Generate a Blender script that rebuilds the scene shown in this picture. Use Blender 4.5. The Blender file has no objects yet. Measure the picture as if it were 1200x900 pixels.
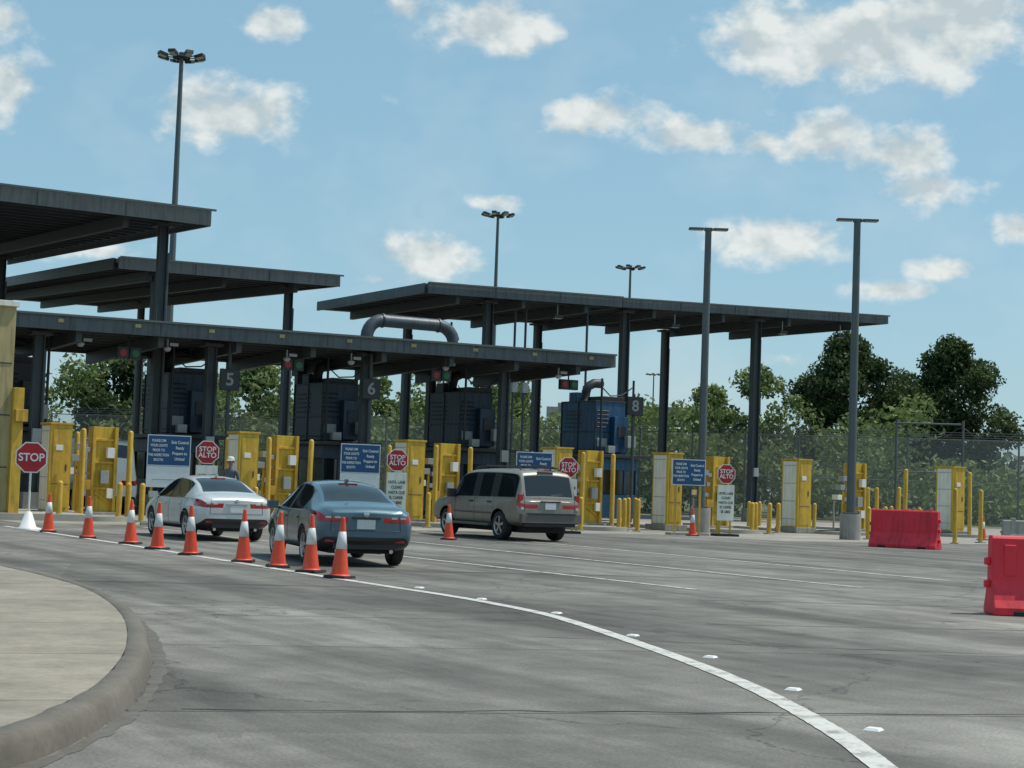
import bpy, math, random
import numpy as np
from mathutils import Vector, Matrix
from mathutils.bvhtree import BVHTree
random.seed(7); np.random.seed(7)
R=math.radians
scene=bpy.context.scene
col=scene.collection

# ------------------------------------------------------------------ materials
def new_mat(name):
    m=bpy.data.materials.new(name); m.use_nodes=True
    nt=m.node_tree; b=nt.nodes['Principled BSDF']
    return m,nt,b
def N(nt,t,**kw):
    n=nt.nodes.new(t)
    for k,v in kw.items(): setattr(n,k,v)
    return n
def mat(name,c,rough=.6,metal=0.,var=.18,scale=3.,bump=0.,coat=0.,spec=.5,detail=4.,dirt=0.):
    m,nt,b=new_mat(name)
    tc=N(nt,'ShaderNodeTexCoord'); no=N(nt,'ShaderNodeTexNoise')
    no.inputs['Scale'].default_value=scale; no.inputs['Detail'].default_value=detail
    nt.links.new(tc.outputs['Object'],no.inputs['Vector'])
    mx=N(nt,'ShaderNodeMix',data_type='RGBA')
    mx.inputs[6].default_value=(*[x*(1-var) for x in c],1); mx.inputs[7].default_value=(*[min(1,x*(1+var)) for x in c],1)
    nt.links.new(no.outputs['Fac'],mx.inputs[0]); out=mx.outputs[2]
    if dirt:
        mp=N(nt,'ShaderNodeMapping'); mp.inputs['Scale'].default_value=(5,5,.5); nt.links.new(tc.outputs['Object'],mp.inputs[0])
        n2=N(nt,'ShaderNodeTexNoise'); n2.inputs['Scale'].default_value=1.5; n2.inputs['Detail'].default_value=6; nt.links.new(mp.outputs[0],n2.inputs['Vector'])
        r=N(nt,'ShaderNodeValToRGB'); r.color_ramp.elements[0].position=.35; r.color_ramp.elements[0].color=(1-dirt,1-dirt,1-dirt,1); r.color_ramp.elements[1].position=.55; r.color_ramp.elements[1].color=(1,1,1,1); nt.links.new(n2.outputs[0],r.inputs[0])
        x=N(nt,'ShaderNodeMixRGB',blend_type='MULTIPLY'); x.inputs[0].default_value=1; nt.links.new(out,x.inputs[1]); nt.links.new(r.outputs[0],x.inputs[2]); out=x.outputs[0]
    nt.links.new(out,b.inputs['Base Color'])
    b.inputs['Roughness'].default_value=rough; b.inputs['Metallic'].default_value=metal
    b.inputs['Specular IOR Level'].default_value=spec
    if coat: b.inputs['Coat Weight'].default_value=coat; b.inputs['Coat Roughness'].default_value=.05
    if bump:
        bp=N(nt,'ShaderNodeBump'); bp.inputs['Strength'].default_value=bump; bp.inputs['Distance'].default_value=.02
        nt.links.new(no.outputs['Fac'],bp.inputs['Height']); nt.links.new(bp.outputs[0],b.inputs['Normal'])
    return m
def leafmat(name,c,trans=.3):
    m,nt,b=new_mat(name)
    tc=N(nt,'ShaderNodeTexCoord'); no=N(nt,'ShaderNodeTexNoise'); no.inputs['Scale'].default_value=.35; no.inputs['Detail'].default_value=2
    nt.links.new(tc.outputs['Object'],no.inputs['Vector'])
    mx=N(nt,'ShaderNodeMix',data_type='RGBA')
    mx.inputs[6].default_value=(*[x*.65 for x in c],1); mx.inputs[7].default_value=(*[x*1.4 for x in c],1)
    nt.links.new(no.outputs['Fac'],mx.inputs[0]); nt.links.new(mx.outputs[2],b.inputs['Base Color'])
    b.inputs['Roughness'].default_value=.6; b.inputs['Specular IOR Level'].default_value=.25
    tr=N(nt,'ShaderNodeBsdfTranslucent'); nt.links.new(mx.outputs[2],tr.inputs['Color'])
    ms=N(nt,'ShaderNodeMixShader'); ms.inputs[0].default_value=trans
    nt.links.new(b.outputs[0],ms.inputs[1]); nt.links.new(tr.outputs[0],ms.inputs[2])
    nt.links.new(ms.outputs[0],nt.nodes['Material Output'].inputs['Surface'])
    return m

M={}
M['steel']=mat('slate_steel',(.055,.067,.072),.55,.1,.25,2)
M['fascia']=mat('canopy_fascia',(.088,.105,.11),.5,.15,.25,1.2,dirt=.35)
M['deck']=mat('canopy_deck',(.065,.077,.084),.6,.2,.25,2)
M['yellow']=mat('safety_yellow',(.62,.41,.035),.55,0,.22,4,.1,dirt=.3)
M['yellow2']=mat('bollard_yellow',(.58,.36,.04),.55,0,.3,5,.1,dirt=.3)
M['cream']=mat('cream_panel',(.80,.78,.68),.6,0,.1,3,dirt=.15)
M['beige']=mat('beige_wall',(.42,.34,.16),.7,0,.2,2,.1,dirt=.3)
M['white']=mat('white_paint',(.75,.75,.73),.5,0,.1,5)
M['grey']=mat('grey_box',(.32,.33,.33),.5,.1,.2,4)
M['dark']=mat('dark_metal',(.028,.031,.034),.5,.1,.2,4)
M['digit']=mat('lane_digit',(.24,.25,.25),.5,0,.1,4)
M['black']=mat('black_rubber',(.018,.018,.019),.75,0,.3,6)
M['blue']=mat('booth_blue',(.025,.10,.20),.5,.1,.25,2,dirt=.4)
M['navyb']=mat('booth_navy',(.026,.052,.085),.5,.1,.25,2,dirt=.4)
M['signblue']=mat('sign_blue',(.012,.075,.19),.45,0,.08,4)
M['signred']=mat('sign_red',(.42,.012,.02),.45,0,.1,4)
M['orange']=mat('cone_orange',(.80,.085,.035),.5,0,.2,7,dirt=.2)
M['refl']=mat('cone_collar',(.72,.72,.70),.4,0,.15,14,dirt=.2)
M['barred']=mat('barrier_red',(.76,.025,.045),.5,0,.2,2,dirt=.3)
M['conc']=mat('concrete_grey',(.33,.31,.28),.85,0,.25,4,.3,dirt=.3)
M['concl']=mat('island_concrete',(.34,.32,.28),.85,0,.3,1.3,.2)
M['polesteel']=mat('pole_steel',(.10,.118,.12),.5,.3,.15,2)
M['galv']=mat('galvanised_duct',(.09,.105,.12),.5,.4,.2,3,dirt=.3)
M['tyre']=mat('tyre',(.018,.018,.018),.8,0,.2,10)
M['rim']=mat('alloy_rim',(.45,.46,.47),.3,.8,.1,5)
M['glass']=mat('window_glass',(.012,.016,.018),.06,0,.1,1,0,0,.8)
M['tail']=mat('tail_lamp',(.38,.008,.01),.15,0,.2,12,0,.6)
M['plate']=mat('licence_plate',(.6,.62,.62),.4,0,.1,20)
M['trim']=mat('trim_black',(.02,.02,.021),.45,0,.1,8)
M['chrome']=mat('chrome',(.6,.6,.6),.15,1,.05,3)
M['silver']=mat('paint_silver',(.55,.57,.57),.32,.2,.06,1.4,0,.7,dirt=.06)
M['wvan']=mat('paint_white',(.72,.72,.70),.35,0,.06,1.4,0,.5)
M['bluecar']=mat('paint_blue_grey',(.07,.135,.175),.32,.35,.08,1.5,0,.8,dirt=.1)
M['pewter']=mat('paint_pewter',(.27,.25,.21),.42,.3,.1,1.5,0,.4,dirt=.12)
M['clad']=mat('cladding',(.13,.12,.105),.5,.1,.1,2)
M['bark']=mat('bark',(.07,.055,.04),.9,0,.3,4,.4)
M['skin']=mat('skin',(.35,.18,.11),.6,0,.08,5)
M['shirt']=mat('uniform_shirt',(.10,.12,.15),.85,0,.2,9)
M['navy']=mat('navy_trousers',(.015,.02,.035),.85,0,.2,9)
M['cap']=mat('light_cap',(.6,.6,.57),.8,0,.1,9)
M['hair']=mat('hair',(.02,.014,.01),.7,0,.2,20)
M['lens']=mat('lamp_lens',(.5,.5,.48),.2,0,.1,5)
M['green']=mat('green_box',(.03,.14,.07),.5,0,.1,5)
M['siglamp']=mat('signal_red_lens',(.3,.01,.01),.3,0,.1,5)
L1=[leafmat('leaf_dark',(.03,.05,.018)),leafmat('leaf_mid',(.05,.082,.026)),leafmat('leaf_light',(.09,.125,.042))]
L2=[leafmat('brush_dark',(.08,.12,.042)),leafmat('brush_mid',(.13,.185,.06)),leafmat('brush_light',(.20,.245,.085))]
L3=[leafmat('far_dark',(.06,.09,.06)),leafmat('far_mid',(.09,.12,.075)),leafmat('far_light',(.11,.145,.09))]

# ------------------------------------------------------------------ mesh builder
class MB:
    def __init__(s): s.v=[];s.f=[];s.mi=[];s.sm=[];s.mats=[]
    def mid(s,m):
        if isinstance(m,str): m=M[m]
        if m not in s.mats: s.mats.append(m)
        return s.mats.index(m)
    def add(s,vs,fs,m,smooth=False,T=None):
        o=len(s.v); k=s.mid(m)
        for p in vs:
            p=Vector(p); 
            if T is not None: p=T@p
            s.v.append(tuple(p))
        for f in fs: s.f.append([i+o for i in f]); s.mi.append(k); s.sm.append(smooth)
    def box(s,c,d,m,rz=0.,rx=0.,ry=0.,T=None,top=None):
        x,y,z=[q/2 for q in d]; tx,ty=(top if top else (1,1))
        vs=[(-x,-y,-z),(x,-y,-z),(x,y,-z),(-x,y,-z),(-x*tx,-y*ty,z),(x*tx,-y*ty,z),(x*tx,y*ty,z),(-x*tx,y*ty,z)]
        Q=Matrix.Translation(c)@Matrix.Rotation(rz,4,'Z')@Matrix.Rotation(ry,4,'Y')@Matrix.Rotation(rx,4,'X')
        if T is not None: Q=T@Q
        s.add(vs,[(0,3,2,1),(4,5,6,7),(0,1,5,4),(1,2,6,5),(2,3,7,6),(3,0,4,7)],m,False,Q)
    def cyl(s,a,b,r1,m,r2=None,n=14,T=None):
        if r2 is None: r2=r1
        a=Vector(a);b=Vector(b);d=(b-a)
        q=d.to_track_quat('Z','Y').to_matrix().to_4x4(); Q=Matrix.Translation(a)@q
        if T is not None: Q=T@Q
        h=d.length; vs=[];
        for k,(z,r) in enumerate(((0,r1),(h,r2))):
            for i in range(n): t=2*math.pi*i/n; vs.append((r*math.cos(t),r*math.sin(t),z))
        s.add(vs,[(i,(i+1)%n,n+(i+1)%n,n+i) for i in range(n)],m,True,Q)
        s.add(vs[:n],[tuple(range(n))[::-1]],m,False,Q); s.add(vs[n:],[tuple(range(n))],m,False,Q)
    def lathe(s,prof,m,n=24,T=None,close=True):
        vs=[];fs=[]
        for r,z in prof:
            for i in range(n): t=2*math.pi*i/n; vs.append((r*math.cos(t),r*math.sin(t),z))
        for j in range(len(prof)-1):
            for i in range(n): fs.append((j*n+i,j*n+(i+1)%n,(j+1)*n+(i+1)%n,(j+1)*n+i))
        s.add(vs,fs,m,True,T)
    def tube(s,pts,r,m,n=10,T=None):
        pts=[Vector(p) for p in pts]; vs=[];fs=[]; k=len(pts)
        up=Vector((0,0,1))
        for i,p in enumerate(pts):
            d=(pts[min(i+1,k-1)]-pts[max(i-1,0)]).normalized()
            a=d.cross(up)
            if a.length<.05: a=d.cross(Vector((0,1,0)))
            a.normalize(); b=d.cross(a).normalized()
            rr=r[i] if isinstance(r,(list,tuple)) else r
            for j in range(n): t=2*math.pi*j/n; vs.append(p+a*rr*math.cos(t)+b*rr*math.sin(t))
        for i in range(k-1):
            for j in range(n): fs.append((i*n+j,i*n+(j+1)%n,(i+1)*n+(j+1)%n,(i+1)*n+j))
        fs.append(tuple(range(n))); fs.append(tuple(range((k-1)*n,k*n)))
        s.add(vs,fs,m,True,T)
    def prism(s,poly,y0,y1,m,T=None):   # polygon in xz, extruded on y
        n=len(poly); vs=[(x,y0,z) for x,z in poly]+[(x,y1,z) for x,z in poly]
        s.add(vs,[tuple(range(n)),tuple(range(n,2*n))[::-1]]+[(i,(i+1)%n,n+(i+1)%n,n+i)[::-1] for i in range(n)],m,False,T)
    def mesh(s,name):
        me=bpy.data.meshes.new(name); me.from_pydata(s.v,[],s.f)
        for m in s.mats: me.materials.append(m)
        me.polygons.foreach_set('material_index',s.mi); me.polygons.foreach_set('use_smooth',s.sm)
        me.update(); return me
    def obj(s,name,loc=(0,0,0),rz=0.,bevel=0.,parent=None,me=None):
        o=bpy.data.objects.new(name,me or s.mesh(name)); col.objects.link(o)
        o.location=loc; o.rotation_euler=(0,0,rz)
        if bevel:
            b=o.modifiers.new('bevel','BEVEL'); b.width=bevel; b.segments=2; b.limit_method='ANGLE'; b.angle_limit=R(50)
        if parent: o.parent=parent
        return o
def text(body,size,loc,m,parent,name='lettering',rz=0.,sx=1.,ax='CENTER',sp=1.):
    c=bpy.data.curves.new(name,'FONT'); c.body=body; c.size=size; c.align_x=ax; c.align_y='CENTER'; c.extrude=.002; c.offset=size*.018
    c.space_line=sp
    c.materials.append(M[m] if isinstance(m,str) else m)
    o=bpy.data.objects.new(name,c); col.objects.link(o); o.parent=parent; o.location=loc
    o.rotation_euler=(R(90),0,rz); o.scale=(sx,1,1); return o
def empty(name,loc=(0,0,0),rz=0.):
    o=bpy.data.objects.new(name,None); col.objects.link(o); o.location=loc; o.rotation_euler=(0,0,rz); return o
def smooth_path(pts,k=8):
    out=[]; P=[Vector((*p,0)) for p in pts]; P=[2*P[0]-P[1]]+P+[2*P[-1]-P[-2]]
    for i in range(1,len(P)-2):
        for j in range(k):
            t=j/k; a,b,c,d=P[i-1:i+3]
            out.append(.5*((2*b)+(c-a)*t+(2*a-5*b+4*c-d)*t*t+(3*b-a-3*c+d)*t**3))
    out.append(P[-2]); return out

# ------------------------------------------------------------------ ground
def road_mat():
    m,nt,b=new_mat('road_concrete'); l=nt.links.new
    tc=N(nt,'ShaderNodeTexCoord')
    mp=N(nt,'ShaderNodeMapping'); mp.inputs['Rotation'].default_value=(0,0,R(19)); mp.inputs['Location'].default_value=(20,1.8,0); l(tc.outputs['Object'],mp.inputs[0])
    br=N(nt,'ShaderNodeTexBrick',offset=0.0); br.inputs['Scale'].default_value=1
    br.inputs['Brick Width'].default_value=400; br.inputs['Row Height'].default_value=4.3
    br.inputs['Mortar Size'].default_value=.016; br.inputs['Mortar Smooth'].default_value=.3
    br.inputs['Color1'].default_value=(.172,.163,.143,1); br.inputs['Color2'].default_value=(.214,.203,.178,1); br.inputs['Mortar'].default_value=(.05,.048,.045,1)
    wob=N(nt,'ShaderNodeTexNoise'); wob.inputs['Scale'].default_value=.8; l(mp.outputs[0],wob.inputs['Vector'])
    va=N(nt,'ShaderNodeMixRGB',blend_type='ADD'); va.inputs[0].default_value=.05; l(mp.outputs[0],va.inputs[1]); l(wob.outputs['Color'],va.inputs[2]); l(va.outputs[0],br.inputs['Vector'])
    def noise(scale,vec,detail=5,rough=.6):
        n=N(nt,'ShaderNodeTexNoise'); n.inputs['Scale'].default_value=scale; n.inputs['Detail'].default_value=detail; n.inputs['Roughness'].default_value=rough; l(vec,n.inputs['Vector']); return n
    def ramp(n,a,ca,bb,cb):
        r=N(nt,'ShaderNodeValToRGB'); r.color_ramp.elements[0].position=a; r.color_ramp.elements[1].position=bb
        r.color_ramp.elements[0].color=(ca,ca,ca,1); r.color_ramp.elements[1].color=(cb,cb,cb,1); l(n,r.inputs[0]); return r
    def mul(a,bb,f=1.):
        x=N(nt,'ShaderNodeMixRGB',blend_type='MULTIPLY'); x.inputs[0].default_value=f; l(a,x.inputs[1]); l(bb,x.inputs[2]); return x.outputs[0]
    n1=noise(.22,tc.outputs['Object']); n2=noise(1.7,tc.outputs['Object']); n3=noise(38,tc.outputs['Object'],4,.7)
    ms=N(nt,'ShaderNodeMapping'); ms.inputs['Scale'].default_value=(1.1,.07,1); ms.inputs['Rotation'].default_value=(0,0,R(6)); l(tc.outputs['Object'],ms.inputs[0])
    n4=noise(1.,ms.outputs[0],5,.6)
    c=mul(br.outputs['Color'],ramp(n1.outputs[0],.3,.68,.7,1.28).outputs[0])
    c=mul(c,ramp(n2.outputs[0],.3,.76,.7,1.2).outputs[0]); c=mul(c,ramp(n3.outputs[0],.25,.6,.75,1.35).outputs[0])
    c=mul(c,ramp(n4.outputs[0],.36,.60,.6,1.12).outputs[0])
    vo=N(nt,'ShaderNodeTexVoronoi'); vo.inputs['Scale'].default_value=.9; l(tc.outputs['Object'],vo.inputs['Vector'])
    c=mul(c,ramp(vo.outputs['Distance'],.02,.4,.10,1.).outputs[0],.7)
    vc=N(nt,'ShaderNodeTexVoronoi',feature='DISTANCE_TO_EDGE'); vc.inputs['Scale'].default_value=.15
    v2=N(nt,'ShaderNodeMixRGB',blend_type='ADD'); v2.inputs[0].default_value=1.; l(tc.outputs['Object'],v2.inputs[1]); l(n2.outputs['Color'],v2.inputs[2]); l(v2.outputs[0],vc.inputs['Vector'])
    c=mul(c,ramp(vc.outputs['Distance'],.0,.25,.004,1.).outputs[0],.7)
    # broad repaired slabs, slightly darker
    vp=N(nt,'ShaderNodeTexVoronoi',distance='CHEBYCHEV'); vp.inputs['Scale'].default_value=.13; l(mp.outputs[0],vp.inputs['Vector'])
    sx=N(nt,'ShaderNodeSeparateXYZ'); l(vp.outputs['Color'],sx.inputs[0])
    c=mul(c,ramp(sx.outputs[0],.25,.80,.35,1.04).outputs[0],.8)
    l(c,b.inputs['Base Color']); b.inputs['Roughness'].default_value=.78; b.inputs['Specular IOR Level'].default_value=.3
    bp=N(nt,'ShaderNodeBump'); bp.inputs['Strength'].default_value=.3; bp.inputs['Distance'].default_value=.01; l(n3.outputs[0],bp.inputs['Height']); l(bp.outputs[0],b.inputs['Normal'])
    return m
def slab_mat(name,c,bw=3.,bh=3.,rot=0.,cont=1.):
    m,nt,b=new_mat(name); l=nt.links.new
    tc=N(nt,'ShaderNodeTexCoord'); mp=N(nt,'ShaderNodeMapping'); mp.inputs['Rotation'].default_value=(0,0,R(rot)); l(tc.outputs['Object'],mp.inputs[0])
    br=N(nt,'ShaderNodeTexBrick',offset=0.0); br.inputs['Scale'].default_value=1
    br.inputs['Brick Width'].default_value=bw; br.inputs['Row Height'].default_value=bh; br.inputs['Mortar Size'].default_value=.012
    br.inputs['Color1'].default_value=(*[x*.93 for x in c],1); br.inputs['Color2'].default_value=(*[x*1.07 for x in c],1); br.inputs['Mortar'].default_value=(*[x*.35 for x in c],1)
    l(mp.outputs[0],br.inputs['Vector'])
    out=br.outputs[0]
    for sc,a,bb,lo,hi in ((.7,.3,.7,.66,1.15),(3.5,.35,.6,.84,1.05),(22,.25,.75,.8,1.14)):
        n=N(nt,'ShaderNodeTexNoise'); n.inputs['Scale'].default_value=sc; n.inputs['Detail'].default_value=7; n.inputs['Roughness'].default_value=.7; l(tc.outputs['Object'],n.inputs['Vector'])
        r=N(nt,'ShaderNodeValToRGB'); r.color_ramp.elements[0].position=a; r.color_ramp.elements[0].color=(lo,lo*.99,lo*.97,1); r.color_ramp.elements[1].position=bb; r.color_ramp.elements[1].color=(hi,hi*.99,hi*.98,1); l(n.outputs[0],r.inputs[0])
        x=N(nt,'ShaderNodeMixRGB',blend_type='MULTIPLY'); x.inputs[0].default_value=1; l(out,x.inputs[1]); l(r.outputs[0],x.inputs[2]); out=x.outputs[0]
    l(out,b.inputs['Base Color'])
    b.inputs['Roughness'].default_value=.85
    return m
def paint_mat(name,c,road=(.17,.16,.14),lo=.42,hi=.55,scale=6):
    m,nt,b=new_mat(name); l=nt.links.new
    tc=N(nt,'ShaderNodeTexCoord'); n=N(nt,'ShaderNodeTexNoise'); n.inputs['Scale'].default_value=scale; n.inputs['Detail'].default_value=8; n.inputs['Roughness'].default_value=.75; l(tc.outputs['Object'],n.inputs['Vector'])
    r=N(nt,'ShaderNodeValToRGB'); r.color_ramp.elements[0].position=lo; r.color_ramp.elements[0].color=(*road,1); r.color_ramp.elements[1].position=hi; r.color_ramp.elements[1].color=(*c,1); l(n.outputs[0],r.inputs[0])
    l(r.outputs[0],b.inputs['Base Color']); b.inputs['Roughness'].default_value=.7; return m
ROAD=road_mat()
def sheet(name,pts,z,m):
    b=MB(); b.add([(x,y,z) for x,y in pts],[tuple(range(len(pts)))],m); return b.obj(name)
grass=slab_mat('dry_grass',(.15,.15,.07),400,400)
sheet('ground',[(-3000,-3000),(3000,-3000),(3000,3000),(-3000,3000)],-.012,grass)
sheet('road',[(-60,-60),(95,-60),(95,46),(75,68.5),(35,103),(-60,103)],0,ROAD)
APR=slab_mat('apron_concrete',(.33,.315,.275),6.1,6.1)
sheet('concrete_apron',[(12.6,46.5),(34.2,46.5),(36,42.5),(62,42.5),(79,61),(34,100),(12.6,100)],.004,APR)
SW=slab_mat('sidewalk_concrete',(.31,.28,.23),2.6,2.6,14)
KM=slab_mat('kerb_concrete',(.17,.155,.13),60,60)
kp=smooth_path([(6.3,75),(6.3,45),(6.3,30),(6.35,24.2),(6.35,21.5),(6.15,19.0),(5.5,15.9),(4.6,13.0),(3.75,10.9),(3.05,9.6),(2.3,8.6),(1.1,7.7),(-1.5,6.9),(-6,6.5),(-20,6.5)],7)
prof=[(0,0),(.012,.05),(.03,.11),(.05,.14),(.08,.155),(.19,.16),(.20,.148)]
b=MB(); vs=[];fs=[]; inner=[]
for i,p in enumerate(kp):
    d=(kp[min(i+1,len(kp)-1)]-kp[max(i-1,0)]).normalized(); nrm=Vector((d.y,-d.x,0))
    for o,z in prof: q=p+nrm*(o+.006*math.sin(i*2.3)); vs.append((q.x,q.y,z+(.005*math.sin(i*1.7))*(z>0)))
    q=p+nrm*.20; inner.append((q.x,q.y))
k=len(prof)
for i in range(len(kp)-1):
    for j in range(k-1): fs.append((i*k+j,(i+1)*k+j,(i+1)*k+j+1,i*k+j+1))
b.add(vs,fs,KM,True); b.obj('kerb')
sheet('sidewalk',inner+[(-40,6.5),(-40,75)],.152,SW)
def ribbon(name,pts,w,z,m,k=8,join=None,vary=0.):
    P=smooth_path(pts,k); b=join or MB(); vs=[];fs=[]
    for i,p in enumerate(P):
        ww=w*(1+random.uniform(-vary,vary))
        d=(P[min(i+1,len(P)-1)]-P[max(i-1,0)]).normalized(); n=Vector((d.y,-d.x,0))*(ww/2)
        vs+= [(p.x+n.x,p.y+n.y,z),(p.x-n.x,p.y-n.y,z)]
    fs=[(2*i,2*i+1,2*i+3,2*i+2) for i in range(len(P)-1)]
    b.add(vs,fs,m)
    if join is None: return b.obj(name)
WP=paint_mat('road_paint_white',(.58,.57,.53),road=(.26,.25,.22),lo=.36,hi=.52,scale=5)
WP2=paint_mat('road_paint_worn',(.52,.51,.47),lo=.38,hi=.52,scale=5)
DIRT=paint_mat('gutter_dirt',(.10,.088,.068),road=(.14,.13,.11),lo=.4,hi=.6,scale=5)
ribbon('gutter_dirt',[(6.34,30),(6.39,24.2),(6.39,21.5),(6.19,19.0),(5.55,15.88),(4.65,12.98),(3.8,10.86),(3.09,9.56),(2.34,8.55),(1.12,7.65),(-1.5,6.85),(-6,6.45)],.10,.003,DIRT,14,None,.45)
ribbon('edge_line_marking',[(11.5,44),(11.45,36),(11.3,30),(11.15,25),(11.1,22),(11.1,20.0),(10.98,18.4),(10.65,16.5),(9.55,13.1),(8.6,10.6),(7.55,8.45),(6.7,7.0),(5.0,4.2)],.17,.006,WP,20,None,.05)
b=MB()
for x0,x1,y0,y1 in ((15.5,16.0,45,20.9),(20.0,19.7,45,21.3),(24.4,23.5,46,23.1)):
    ribbon('',[(x0,y0),((x0+x1)/2,(y0+y1)/2),(x1,y1)],.15,.006,WP2,8,b)
b.obj('lane_line_marking')
b=MB()
for x,y in ((11.45,21.4),(11.25,19.3),(11.0,17.1),(10.2,14.4),(9.65,12.4),(8.75,10.2),(7.8,8.3)):
    b.box((x,y,.009),(.11,.11,.016),'white',rz=.5,top=(.7,.7))
b.obj('road_stud')
TAR=mat('tar_sealant',(.035,.034,.033),.6,0,.3,8)
b=MB()
for a_,c_,w in (((14.5,19),(32,11),.035),((3.9,10.45),(9.6,8.5),.022),((9.6,8.5),(15,6.4),.022),((13,25.5),(33,19.5),.035),((12,15.5),(17,13.6),.025),((14,33),(40,26),.045),((6.6,23),(11,21.4),.025),((9,14.5),(14.5,11.0),.02),((6.8,17.4),(10.6,16),.02)):
    P=[]; n=14
    for i in range(n+1):
        t=i/n; P.append((a_[0]+(c_[0]-a_[0])*t+random.uniform(-.04,.04),a_[1]+(c_[1]-a_[1])*t+random.uniform(-.05,.05)))
    ribbon('',P,w,.0035,TAR,2,b,.4)
b.obj('crack_sealant')

# ------------------------------------------------------------------ canopies
def canopy(name,c,th=.5,npur=10,nbeam=4,cols=(),plates=0,ov=.0):
    P=[Vector(p) for p in c]; b=MB(); dz=Vector((0,0,-.16))
    def g(u,v): return (P[0].lerp(P[1],u)).lerp(P[3].lerp(P[2],u),v)
    vs=[*P,*[p+dz for p in P]]
    b.add(vs,[(0,1,2,3),(7,6,5,4),(0,4,5,1),(1,5,6,2),(2,6,7,3),(3,7,4,0)],'deck')
    def beam(a,bb,w,h,m,drop):
        a=a+Vector((0,0,-drop-h/2)); bb=bb+Vector((0,0,-drop-h/2)); d=bb-a; L=d.length
        Q=Matrix.Translation((a+bb)/2)@d.to_track_quat('X','Z').to_matrix().to_4x4(); b.box((0,0,0),(L,w,h),m,T=Q)
    e=.012
    beam(g(-e*.1,-e),g(1+e*.1,-e),.10,th,'fascia',-.04)
    beam(g(0,1+e),g(1,1+e),.10,th*.8,'fascia',-.03)
    beam(g(-e*.5,0.004),g(-e*.5,.996),.10,th*.92,'fascia',-.02)
    beam(g(1+e*.5,0.004),g(1+e*.5,.996),.10,th*.92,'fascia',-.02)
    beam(g(-.004,-e*1.9),g(1.004,-e*1.9),.08,.07,'polesteel',-.06)
    Lx=(P[1]-P[0]).length; nj=int(Lx/3)
    for i in range(1,nj):
        p=g(i/nj,-e); b.box((p.x,p.y-.055,p.z-th/2+.03),(.03,.02,th*.9),'deck')
    for i in range(npur):
        v=(i+.5)/npur; beam(g(.01,v),g(.99,v),.09,.2,'steel',.17)
    for i in range(nbeam):
        u=(i+.5)/nbeam; beam(g(u,.02),g(u,.98),.2,.42,'steel',.38)
    for x,y,w in cols:
        Ux=(x-P[0].x)/(P[1].x-P[0].x); Vy=(y-P[0].y)/(P[3].y-P[0].y); zt=g(Ux,Vy).z-.45
        b.box((x-w*.5,y,zt/2),(.03,w,zt),'steel'); b.box((x+w*.5,y,zt/2),(.03,w,zt),'steel')
        b.box((x,y,zt/2),(w*.97,.04,zt-.01),'steel')
        b.box((x,y,.35),(.75,.75,.7),'conc')
        b.box((x,y,zt-.06),(.7,.7,.1),'steel')
        b.box((x+w*.5+.06,y-.1,zt*.45),(.05,.05,zt*.9),'polesteel'); b.box((x,y-w*.5-.08,2.6),(.3,.14,.45),'grey')
    for i in range(plates):
        p=g((i+.6)/plates,0); b.box((p.x,p.y-.17,p.z-.16),(.20,.05,.12),'beige')
    return b.obj(name)
canopy('toll_canopy',[(4,56,6.45),(38.2,56,6.75),(38.2,64.5,6.5),(4,64.5,6.2)],.5,9,12,
       cols=[(x,y,.3) for x in (9.7,15.8,21.9,28.0,34.0) for y in (57.2,63.2)],plates=13)
canopy('high_canopy',[(-6,58,11.0),(21.8,58,10.9),(21.8,86,12.1),(-6,86,12.2)],.55,26,5,cols=[(20.7,59.4,.3),(8,59.4,.3),(20.7,82,.3)])
canopy('high_canopy',[(22.4,70,10.45),(32.6,70,10.6),(32.6,100,11.7),(22.4,100,11.6)],.5,26,3,cols=[(31.0,71.6,.3),(24.5,70.9,.34),(31,92,.3)])
canopy('high_canopy',[(36.5,68.6,10.55),(47.2,68.6,10.8),(47.2,80.2,10.7),(36.5,80.4,10.55)],.5,12,3,cols=[(40.6,70,.36),(41.0,79,.34)])
canopy('high_canopy',[(47.5,68.9,10.8),(64.7,68.6,11.3),(64.7,79.5,11.35),(47.5,80.1,10.75)],.45,12,4,cols=[(48.5,70,.36),(56.9,70,.38),(49,79,.34),(57.6,79,.34)])
for i,(x,y,z) in enumerate([(17,56.5,5.9),(20,56.4,5.95),(24.5,56.5,5.9),(27,56.4,5.95),(31,56.5,6),(36,56.4,6),(13.5,56.5,5.85)]):
    b=MB(); b.cyl((0,0,0),(0,0,.3),.03,'grey',n=8); b.lathe([(0,-.14),(.08,-.12),(.13,-.04),(.13,0),(.05,.04),(0,.05)],'grey',14); b.box((.22,0,.12),(.3,.12,.1),'grey')
    b.obj('security_camera',(x,y,z-.15))
for x,z in ((44,10.3),(51,10.4),(58,10.6),(62,10.7)):
    b=MB(); b.cyl((0,0,0),(0,0,.5),.03,'grey',n=8); b.box((0,0,-.08),(.5,.3,.16),'dark'); b.box((0,0,-.17),(.4,.22,.02),'lens'); b.obj('canopy_floodlight',(x,69.2,z-.55))
for x in (18.8,24.9,31,36.8):
    b=MB(); b.cyl((0,0,0),(0,0,.55),.03,'dark',n=8)
    for s,m_ in ((-.22,'siglamp'),(.22,'green')):
        b.box((s,0,-.2),(.38,.18,.4),'dark'); b.cyl((s,-.095,-.2),(s,-.11,-.2),.13,m_,n=16)
    b.obj('lane_signal',(x,56.9,5.75))
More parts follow.
